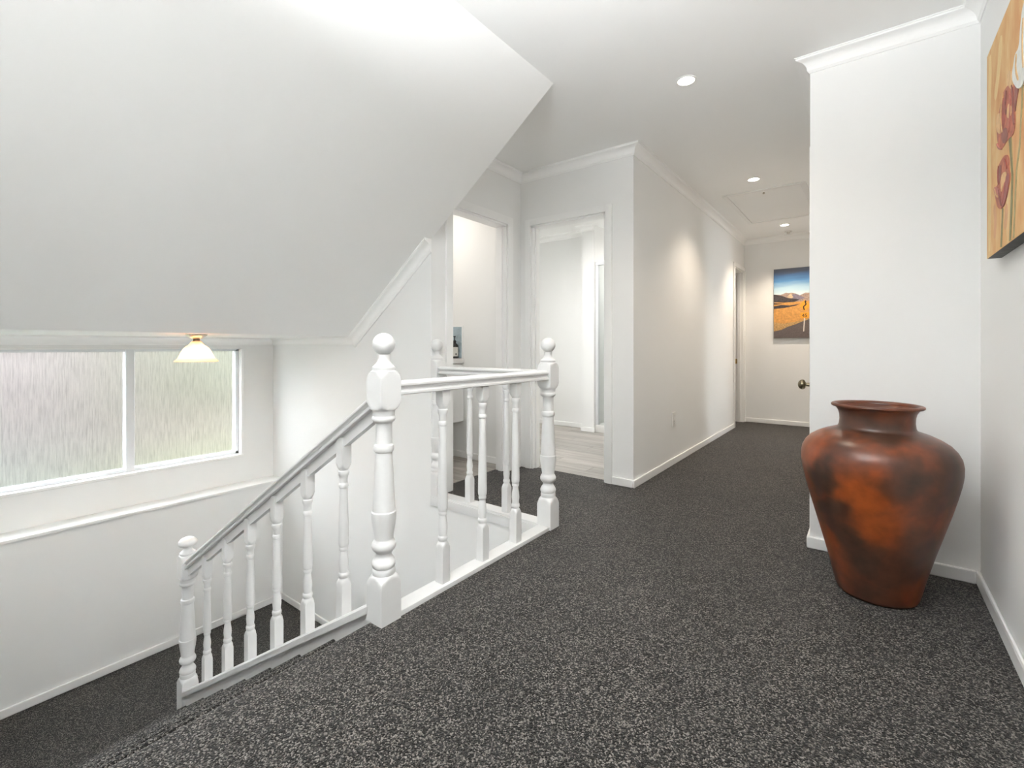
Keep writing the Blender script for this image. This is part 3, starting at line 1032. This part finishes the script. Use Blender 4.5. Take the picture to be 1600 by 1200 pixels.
P_('petal', smooth_poly([(0.122, 0.213), (0.178, 0.206), (0.249, 0.166), (0.205, 0.160), (0.160, 0.173)]), 5, 'pink')

for pts, w, l, mt in (([(0.262, 0.462), (0.235, 0.43), (0.232, 0.39), (0.25, 0.35)], 0.006, 6, 'cream'), ([(0.37, 0.44), (0.385, 0.40), (0.38, 0.36), (0.395, 0.32)], 0.007, 6, 'dark'),
                     ([(0.30, 0.455), (0.29, 0.42), (0.30, 0.385)], 0.008, 6, 'dark'), ([(0.345, 0.43), (0.355, 0.395), (0.345, 0.35), (0.33, 0.32)], 0.006, 6, 'pink'),
                     ([(0.176, 0.34), (0.20, 0.318), (0.235, 0.303)], 0.005, 6, 'pink'), ([(0.20, 0.262), (0.19, 0.235), (0.2, 0.205)], 0.007, 6, 'crim'),
                     ([(0.27, 0.262), (0.3, 0.245), (0.312, 0.22)], 0.008, 6, 'crim'), ([(0.21, 0.185), (0.22, 0.155), (0.242, 0.128)], 0.007, 7, 'dark'),
                     ([(0.29, 0.185), (0.27, 0.16), (0.255, 0.13)], 0.006, 7, 'pink'), ([(0.15, 0.205), (0.17, 0.18), (0.20, 0.165)], 0.005, 7, 'cream'),
                     ([(0.43, 0.50), (0.42, 0.46), (0.45, 0.42)], 0.010, 7, 'cream'), ([(0.50, 0.56), (0.49, 0.50), (0.50, 0.43)], 0.008, 7, 'cream'),
                     ([(0.04, 0.02), (0.05, 0.25), (0.04, 0.45), (0.055, 0.68)], 0.05, 0, 'wash'), ([(0.13, 0.50), (0.18, 0.56), (0.22, 0.66)], 0.05, 0, 'wash'),
                     ([(0.12, 0.05), (0.14, 0.10), (0.12, 0.16)], 0.04, 0, 'blush'), ([(0.27, 0.05), (0.29, 0.09), (0.28, 0.12)], 0.04, 0, 'blush')):
    P_('brush_stroke', smooth_poly(stroke(pts, w), 1), l, mt)

# road picture at the end of the hall
QW, QH = 0.575, 0.860
rp = empty('road_picture', (-0.945, YE - 0.0305, 1.083))
tag(rp, 'canvas print of a desert road with a yellow bend sign', 'picture')
bm = bmesh.new()
bx(bm, 0, QW, 0.0, 0.030, 0, QH)
finish('stretcher', bm, M['plaster_dark'], rp)


def sky_print():
    m, nt, b = new_mat('printed_blue_sky')
    tc = N(nt, 'ShaderNodeTexCoord')
    sp = N(nt, 'ShaderNodeSeparateXYZ')
    nt.links.new(tc.outputs['Object'], sp.inputs[0])
    nz = noise(nt, coords(nt, (2, 1, 14)), 1.5, 3)
    ma = N(nt, 'ShaderNodeMath', operation='MULTIPLY_ADD')
    nt.links.new(nz.outputs['Fac'], ma.inputs[0])
    ma.inputs[1].default_value = 0.08
    nt.links.new(sp.outputs['Z'], ma.inputs[2])
    c = ramp(nt, ma.outputs[0], [(0.56, (0.62, 0.72, 0.74)), (0.65, (0.42, 0.60, 0.72)), (0.74, (0.09, 0.26, 0.52)), (0.81, (0.06, 0.15, 0.32)),
                                 (0.86, (0.07, 0.09, 0.14)), (0.92, (0.07, 0.08, 0.10))])
    nt.links.new(c, b.inputs['Base Color'])
    b.inputs['Roughness'].default_value = 0.6
    return m


bm = bmesh.new()
bx(bm, 0, QW, -0.0012, 0.0, 0, QH)
pc = finish('canvas', bm, sky_print(), rp)
rm = {
    'mtn': flat_mat('print_mountain_tan', (0.34, 0.25, 0.21), 0.35, 60), 'pur': flat_mat('print_mountain_violet', (0.20, 0.17, 0.22), 0.25, 60),
    'crm': flat_mat('print_mountain_cream', (0.55, 0.40, 0.26), 0.25, 60), 'hill': flat_mat('print_dark_hills', (0.055, 0.045, 0.05), 0.5, 70),
    'plain': flat_mat('print_golden_plain', (0.62, 0.30, 0.08), 0.25, 40), 'grass': flat_mat('print_dry_grass', (0.50, 0.30, 0.12), 0.5, 90),
    'road': flat_mat('print_asphalt', (0.13, 0.105, 0.10), 0.2, 80), 'sign': flat_mat('print_sign_yellow', (0.80, 0.36, 0.03), 0.06, 40),
    'blk': flat_mat('print_black', (0.015, 0.012, 0.012), 0.1, 40), 'pole': flat_mat('print_pole_white', (0.72, 0.66, 0.60), 0.08, 40)}


def R_(nm, pts, layer, mt, sm=0):
    bm = bmesh.new()
    if sm:
        pts = smooth_poly(pts, sm)
    prism(bm, pts, 0.0, -0.0009 - 0.0007 * layer, 'y')
    return finish(nm, bm, rm[mt], pc)


R_('mountain', [(0, 0.47), (0, 0.545), (0.076, 0.537), (0.134, 0.560), (0.16, 0.552), (0.191, 0.556), (0.233, 0.545), (0.282, 0.520), (0.338, 0.547), (0.382, 0.543), (0.45, 0.56), (QW, 0.54), (QW, 0.44), (0.2, 0.44)], 1, 'mtn')
R_('mountain_face', [(0.195, 0.527), (0.233, 0.541), (0.282, 0.515), (0.338, 0.483), (0.282, 0.468), (0.205, 0.480)], 2, 'pur')
R_('mountain_face', [(0.150, 0.515), (0.187, 0.548), (0.212, 0.500), (0.184, 0.480), (0.155, 0.490)], 3, 'crm')
R_('plain', [(0, 0.0), (QW, 0.0), (QW, 0.465), (0.382, 0.450), (0.20, 0.44), (0, 0.445)], 3, 'plain')
R_('hills', [(0, 0.545), (0.083, 0.527), (0.155, 0.493), (0.282, 0.470), (0.226, 0.443), (0.119, 0.438), (0, 0.450)], 4, 'hill')
R_('hills', [(0.0, 0.440), (0.05, 0.432), (0.11, 0.430), (0.05, 0.418), (0.0, 0.420)], 4, 'hill')
R_('hills', [(0, 0.398), (0.083, 0.412), (0.176, 0.400), (0.288, 0.416), (0.226, 0.392), (0.119, 0.373), (0, 0.365)], 4, 'hill')
R_('dry_grass', [(0, 0.20), (0.06, 0.185), (0.119, 0.177), (0.17, 0.190), (0.24, 0.198), (0.296, 0.214), (QW, 0.30), (QW, 0.26), (0.191, 0.156), (0.046, 0.085), (0, 0.078)], 4, 'grass')
R_('road', [(0, 0.0), (QW, 0.0), (QW, 0.28), (0.382, 0.225), (0.296, 0.196), (0.24, 0.168), (0.155, 0.139), (0.08, 0.10), (0, 0.082)], 5, 'road')
R_('sign_pole', [(0.325, 0.245), (0.335, 0.245), (0.326, 0.077), (0.315, 0.077)], 6, 'pole')
R_('road_sign', [(0.332, 0.462), (0.278, 0.391), (0.332, 0.320), (0.386, 0.391)], 7, 'sign')
R_('speed_plate', [(0.287, 0.306), (0.374, 0.306), (0.374, 0.240), (0.287, 0.240)], 7, 'sign')


R_('bend_arrow', stroke([(0.328, 0.336), (0.322, 0.356), (0.320, 0.379), (0.334, 0.392), (0.346, 0.408), (0.340, 0.424), (0.339, 0.440)], 0.013), 8, 'blk')
R_('arrow_head', [(0.325, 0.437), (0.353, 0.437), (0.340, 0.456)], 8, 'blk')
fc = bpy.data.curves.new('speed_number', 'FONT')
fc.body = '45'
fc.size = 0.058
fc.extrude = 0.0003
fc.align_x = 'CENTER'
fc.materials.append(rm['blk'])
tmp = bpy.data.objects.new('speed_number', fc)
COL.objects.link(tmp)
tmesh = bpy.data.meshes.new_from_object(tmp.evaluated_get(bpy.context.evaluated_depsgraph_get()))
bpy.data.objects.remove(tmp)
bpy.data.curves.remove(fc)
ft = bpy.data.objects.new('speed_number', tmesh)
COL.objects.link(ft)
ft.parent = pc
ft.location = (0.331, -0.0068, 0.252)
ft.rotation_euler = (math.radians(90), 0, 0)

# ------------------------------------------------------------------ ceiling fittings
DL_X = -0.756


def downlight(y, label, watts, x=DL_X, z=CEIL, color=(1.0, 0.84, 0.66), cone=118, blend=0.7):
    root = empty('recessed_downlight', (x, y, z))
    tag(root, label, 'downlight', 'recessed ceiling downlights')
    bm = bmesh.new()
    ring = [(0.001, 0.052), (-0.003, 0.051), (-0.005, 0.046), (-0.004, 0.041), (0.001, 0.039)]
    lathe(bm, ring, 32, cap=False)
    finish('trim_ring', bm, M['plastic'], root, 50)
    bm = bmesh.new()
    lathe(bm, [(-0.0005, 0.0405), (-0.002, 0.040), (-0.003, 0.030), (-0.0035, 0.003)], 32)
    finish('lens', bm, M['lens'], root, 60)
    d = bpy.data.lights.new('downlight_beam', 'SPOT')
    d.energy = watts
    d.color = color
    d.spot_size = math.radians(cone)
    d.spot_blend = blend
    d.shadow_soft_size = 0.04
    o = bpy.data.objects.new('downlight_beam', d)
    COL.objects.link(o)
    o.parent = root
    o.location = (0, 0, -0.012)
    return root


downlight(2.50, 'bright downlight in the ceiling in front of the urn wall', 12)
downlight(4.31, 'bright downlight before the roof hatch in the hall', 24)
downlight(6.13, 'bright downlight beyond the roof hatch at the hall end', 46)
downlight(0.66, 'downlight in the landing ceiling over the head of the stairs', 6)
downlight(-1.15, 'downlight at the near end of the landing ceiling', 6)
downlight(2.62, 'downlight in the toilet ceiling', 13, x=-2.95, color=(1.0, 0.94, 0.87), cone=165, blend=1.0)
downlight(4.05, 'added unseen downlight brightening the side room beyond the middle doorway', 46, x=-2.2, color=(1.0, 0.97, 0.93), cone=172, blend=1.0)  # added out of view to even out the side room's light
downlight(5.30, 'added unseen downlight brightening the shower recess', 22, x=-1.95, color=(1.0, 0.97, 0.93), cone=165, blend=1.0)  # added out of view to lift the dark shower recess

hx0, hx1, hy0, hy1 = -1.040, -0.450, 4.655, 5.81
ht = empty('roof_hatch', ((hx0 + hx1) / 2, (hy0 + hy1) / 2, CEIL))
tag(ht, 'white rectangular roof access hatch in the hall ceiling', 'hatch')
cx, cy = ht.location.x, ht.location.y
for (a, b, c, d) in ((hx0 - 0.035, hx0 + 0.005, hy0 - 0.035, hy1 + 0.035), (hx1 - 0.005, hx1 + 0.035, hy0 - 0.035, hy1 + 0.035),
                     (hx0 + 0.005, hx1 - 0.005, hy0 - 0.035, hy0 + 0.005), (hx0 + 0.005, hx1 - 0.005, hy1 - 0.005, hy1 + 0.035)):
    bm = bmesh.new()
    bx(bm, a - cx, b - cx, c - cy, d - cy, -0.009, 0.0, bevel=0.002, segs=1)
    finish('frame', bm, M['trim'], ht, 40)
bm = bmesh.new()
bx(bm, hx0 + 0.010 - cx, hx1 - 0.010 - cx, hy0 + 0.010 - cy, hy1 - 0.010 - cy, -0.003, 0.0)
finish('panel', bm, M['ceiling'], ht)
bm = bmesh.new()
lathe(bm, [(-0.018, 0.004), (-0.016, 0.009), (-0.010, 0.010), (-0.004, 0.007), (0, 0.007)], 16, (0.0, hy0 + 0.06 - cy, -0.002))
finish('pull_knob', bm, M['nickel'], ht, 50)

sd = empty('smoke_detector', (-0.765, 6.50, CEIL))
tag(sd, 'small white round detector on the ceiling near the hall end', 'detector')
bm = bmesh.new()
lathe(bm, [(-0.010, 0.036), (-0.004, 0.038), (0, 0.038)], 28)
finish('base', bm, M['plastic'], sd, 50)
bm = bmesh.new()
lathe(bm, [(-0.030, 0.004), (-0.029, 0.012), (-0.024, 0.017), (-0.010, 0.019)], 24)
finish('sensor_dome', bm, M['nickel'], sd, 50)

po = empty('power_outlet', (XH, 3.915, 0.371))
tag(po, 'white power outlet low on the long hall wall', 'outlet')
bm = bmesh.new()
bx(bm, 0, 0.009, -0.036, 0.036, -0.060, 0.060, bevel=0.003)
finish('plate', bm, M['plastic'], po, 40)
for dy, dz in ((-0.016, 0.030), (0.016, 0.030)):
    bm = bmesh.new()
    bx(bm, 0.009, 0.0125, dy - 0.006, dy + 0.006, dz - 0.009, dz + 0.009, bevel=0.0015, segs=1)
    finish('switch', bm, M['plastic'], po, 40)
for dy, dz in ((-0.010, -0.016), (0.010, -0.016), (0, -0.034)):
    bm = bmesh.new()
    bx(bm, 0.0088, 0.0094, dy - 0.0015, dy + 0.0015, dz - 0.006, dz + 0.006)
    finish('socket_slot', bm, M['slot'], po)

# bell-shaped ceiling lamp over the half landing
lx, ly = -3.30, 1.133
lamp = empty('ceiling_lamp', (lx, ly, SOF))
tag(lamp, 'lit ceiling lamp with a peach bell-shaped glass shade before the window', 'lamp')
bm = bmesh.new()
lathe(bm, [(-0.030, 0.026), (-0.029, 0.032), (-0.020, 0.042), (-0.010, 0.054), (-0.005, 0.057), (0.0, 0.057)], 40)
finish('ceiling_plate', bm, M['nickel'], lamp, 50)
bm = bmesh.new()
lathe(bm, [(-0.060, 0.020), (-0.056, 0.024), (-0.045, 0.024), (-0.040, 0.019), (-0.030, 0.019)], 28)
finish('holder', bm, M['bronze'], lamp, 50)
out = [(-0.043, 0.025), (-0.052, 0.031), (-0.062, 0.037), (-0.070, 0.044), (-0.078, 0.056), (-0.088, 0.066), (-0.104, 0.076), (-0.125, 0.086),
       (-0.145, 0.0955), (-0.156, 0.103), (-0.163, 0.113), (-0.168, 0.116)]
inn = [(z - 0.002, r - 0.0035) for z, r in reversed(out)]
bm = bmesh.new()
lathe(bm, out + inn, 56, cap=False)
finish('glass_shade', bm, M['shade'], lamp, 60)
bm = bmesh.new()
lathe(bm, [(-0.118 - 0.024 * math.cos(math.radians(a)), 0.024 * math.sin(math.radians(a)) + 0.0004) for a in range(4, 180, 12)], 20)
finish('bulb', bm, M['bulb'], lamp, 60)
d = bpy.data.lights.new('lamp_glow', 'POINT')
d.energy = 2.0
d.color = (1.0, 0.87, 0.72)
d.shadow_soft_size = 0.03
o = bpy.data.objects.new('lamp_glow', d)
COL.objects.link(o)
o.parent = lamp
o.location = (0, 0, -0.15)

# added lamp, out of view, there only to brighten the landing ceiling
fl = empty('added_fill_lamp', (-0.62, -0.45, 0))
tag(fl, 'added out-of-view lamp with an upturned white bowl, brightening the landing ceiling', 'lamp')
bm = bmesh.new()
lathe(bm, [(0.0, 0.13), (0.012, 0.13), (0.018, 0.12), (0.022, 0.03), (0.03, 0.016)], 36)
finish('base', bm, M['nickel'], fl, 50)
bm = bmesh.new()
lathe(bm, [(0.03, 0.011), (1.40, 0.011)], 16)
finish('pole', bm, M['nickel'], fl, 50)
bm = bmesh.new()
lathe(bm, [(1.38, 0.02), (1.40, 0.05), (1.44, 0.11), (1.50, 0.15), (1.55, 0.16), (1.548, 0.155), (1.50, 0.145), (1.445, 0.105), (1.41, 0.045), (1.405, 0.004)], 40)
finish('bowl', bm, M['plastic'], fl, 60)
d = bpy.data.lights.new('uplight', 'SPOT')
d.energy = 335
d.color = (0.96, 0.985, 1.0)
d.spot_size = math.radians(108)
d.spot_blend = 0.8
d.shadow_soft_size = 0.12
o = bpy.data.objects.new('uplight', d)
COL.objects.link(o)
o.parent = fl
o.location = (0, 0, 1.53)
o.rotation_euler = (math.pi + math.radians(-35), 0, math.radians(-10))

# ------------------------------------------------------------------ toilet: vanity, soap, splashback
VX = -2.84
vn = empty('wall_vanity', (VX, 2.80, 0))
tag(vn, 'white wall-hung vanity inside the toilet doorway', 'vanity')
bm = bmesh.new()
bx(bm, -0.42, 0.0, -0.45, 0.228, 0.318, 0.825, bevel=0.003, segs=1)
vb = finish('cabinet', bm, M['trim'], vn, 40)
for a, b in ((-0.445, -0.112), (-0.108, 0.224)):
    bm = bmesh.new()
    bx(bm, 0.0, 0.016, a, b, 0.324, 0.818, bevel=0.002, segs=1)
    finish('door', bm, M['trim'], vn, 40)
bm = bmesh.new()
bx(bm, -0.44, 0.018, -0.46, 0.229, 0.828, 0.871, bevel=0.006)
finish('basin_top', bm, M['plastic'], vn, 40)
sp = empty('splashback_panel', (VX - 0.2, 3.03, 0.872))
tag(sp, 'blue-grey tiled splashback with white edging behind the soap bottle', 'splashback')
tile = flat_mat('blue_grey_stone_tile', (0.40, 0.49, 0.54), 0.25, 9)
for (a, b, c, d) in ((-0.22, -0.012, 0.002, 0.139), (-0.009, 0.196, 0.002, 0.139), (-0.22, -0.012, 0.142, 0.275), (-0.009, 0.196, 0.142, 0.275)):
    bm = bmesh.new()
    bx(bm, a, b, -0.010, 0.0, c, d, bevel=0.0012, segs=1)
    finish('tile', bm, tile, sp, 40)
bm = bmesh.new()
bx(bm, -0.22, 0.206, -0.012, 0.0, 0.276, 0.286)
bx(bm, 0.197, 0.206, -0.012, 0.0, 0.0, 0.276)
finish('edge_trim', bm, M['trim'], sp)

soap = empty('soap_bottle', (-2.893, 2.982, 0.8715))
tag(soap, 'dark pump soap bottle with a pale label on the white vanity', 'bottle')
dk = paint('dark_amber_glass', (0.012, 0.010, 0.012), 0.15, 0.004, 20)
bm = bmesh.new()
lathe(bm, [(0, 0.030), (0.003, 0.033), (0.105, 0.033), (0.114, 0.031), (0.124, 0.023), (0.132, 0.014), (0.140, 0.0125)], 28)
finish('bottle_body', bm, dk, soap, 50)
bm = bmesh.new()
lathe(bm, [(0.140, 0.0145), (0.152, 0.0145), (0.156, 0.010), (0.160, 0.005), (0.186, 0.0045), (0.187, 0.010), (0.194, 0.010), (0.196, 0.004)], 20)
bx(bm, -0.004, 0.004, -0.042, 0.0, 0.188, 0.194)
finish('pump', bm, dk, soap, 40)
lab = paint('cream_paper_label', (0.66, 0.65, 0.60), 0.7, 0.02, 30)
bm = bmesh.new()
seg = 14
R0 = 0.0336
ra, rb = [], []
for z in (0.018, 0.098):
    for k in range(seg + 1):
        t = math.radians(-120 + 140 * k / seg)
        (ra if z < 0.05 else rb).append((R0 * math.cos(t), R0 * math.sin(t), z))
va = [bm.verts.new(p) for p in ra]
vb_ = [bm.verts.new(p) for p in rb]
for k in range(seg):
    bm.faces.new((va[k], va[k + 1], vb_[k + 1], vb_[k]))
ll = finish('paper_label', bm, lab, soap, 60)
bm = bmesh.new()
v4 = []
for t0, z in ((-35, 0.03), (-15, 0.03), (-15, 0.044), (-35, 0.044)):
    t = math.radians(t0)
    v4.append(bm.verts.new((0.0341 * math.cos(t), 0.0341 * math.sin(t), z)))
bm.faces.new(v4)
finish('printed_mark', bm, M['slot'], ll)

# ------------------------------------------------------------------ ensuite shower
sh = empty('shower_cubicle', (-1.94, 4.86, 0))
tag(sh, 'white framed glass shower seen through the middle doorway', 'shower')
bm = bmesh.new()
bx(bm, -0.538, 0.545, -0.02, 0.88, 0.0, 0.085, bevel=0.01)
finish('tray', bm, M['plastic'], sh, 40)
for a, b in ((-0.538, -0.505), (0.02, 0.05), (0.512, 0.545)):
    bm = bmesh.new()
    bx(bm, a, b, -0.012, 0.018, 0.085, 1.905, bevel=0.003, segs=1)
    finish('post', bm, M['alu'], sh, 40)
bm = bmesh.new()
bx(bm, -0.538, 0.545, -0.018, 0.022, 1.90, 1.94, bevel=0.003, segs=1)
finish('head_rail', bm, M['alu'], sh, 40)
for a, b in ((-0.505, 0.02), (0.05, 0.512)):
    bm = bmesh.new()
    bx(bm, a, b, 0.0, 0.006, 0.085, 1.90)
    finish('glass_panel', bm, M['glass'], sh)

# ------------------------------------------------------------------ garden outside the stair window
def ground_mat(name, a, b_, scale):
    m, nt, b = new_mat(name)
    n = noise(nt, coords(nt), scale, 5, 0.6)
    nt.links.new(ramp(nt, n.outputs['Fac'], [(0.3, a), (0.7, b_)]), b.inputs['Base Color'])
    b.inputs['Roughness'].default_value = 0.9
    return m


boxes_struct('lawn', ground_mat('lawn_green', (0.030, 0.045, 0.014), (0.055, 0.072, 0.026), 0.8), [(-140, -5.0, -80, 110, -3.2, -3.0)],
             'green lawn blurred by the obscure window glass', 'lawn')
boxes_struct('wall_garden', ground_mat('mauve_render', (0.034, 0.027, 0.026), (0.048, 0.038, 0.037), 0.4), [(-18.3, -18, -30, 4.1, -3.0, 4.6)],
             'mauve-grey house wall blurred by the left pane', 'wall')
boxes_struct('wall_terrace', ground_mat('pale_stone', (0.040, 0.042, 0.039), (0.050, 0.052, 0.048), 0.6), [(-14.9, -14.4, -20, 2.7, -3.0, -1.3)],
             'pale low terrace wall blurred by the left pane', 'wall')


def hedge(name, x, y0, y1, h, label, seed, ca=(0.015, 0.017, 0.005), cb=(0.040, 0.041, 0.015)):
    rnd = random.Random(seed)
    bm = bmesh.new()
    for k in range(int((y1 - y0) / 0.9)):
        zz = -2.4
        while zz < h:
            r = rnd.uniform(1.0, 1.5)
            ball = bmesh.ops.create_icosphere(bm, subdivisions=2, radius=r)['verts']
            c = Vector((x + rnd.uniform(-0.5, 0.5), y0 + 0.9 * k, zz))
            for v in ball:
                v.co = v.co * (1 + rnd.uniform(-0.12, 0.12)) + c
            zz += 1.3
    o = finish(name, bm, ground_mat('hedge_leaves', ca, cb, 3), None, 180)
    tag(o, label, 'hedge', kind='stuff')
    return o


hedge('hedge', -20.5, 5.4, 17.0, 5.0, 'tall green hedge blurred by the right pane', 3)
hedge('hedge', -12.8, 4.2, 10.0, -2.3, 'low green hedge blurred by the foot of the window', 5)
hedge('shrub_row', -16.2, 4.2, 10.5, -1.6, 'reddish brown shrubs blurred by the window glass', 8, (0.022, 0.012, 0.010), (0.036, 0.021, 0.019))
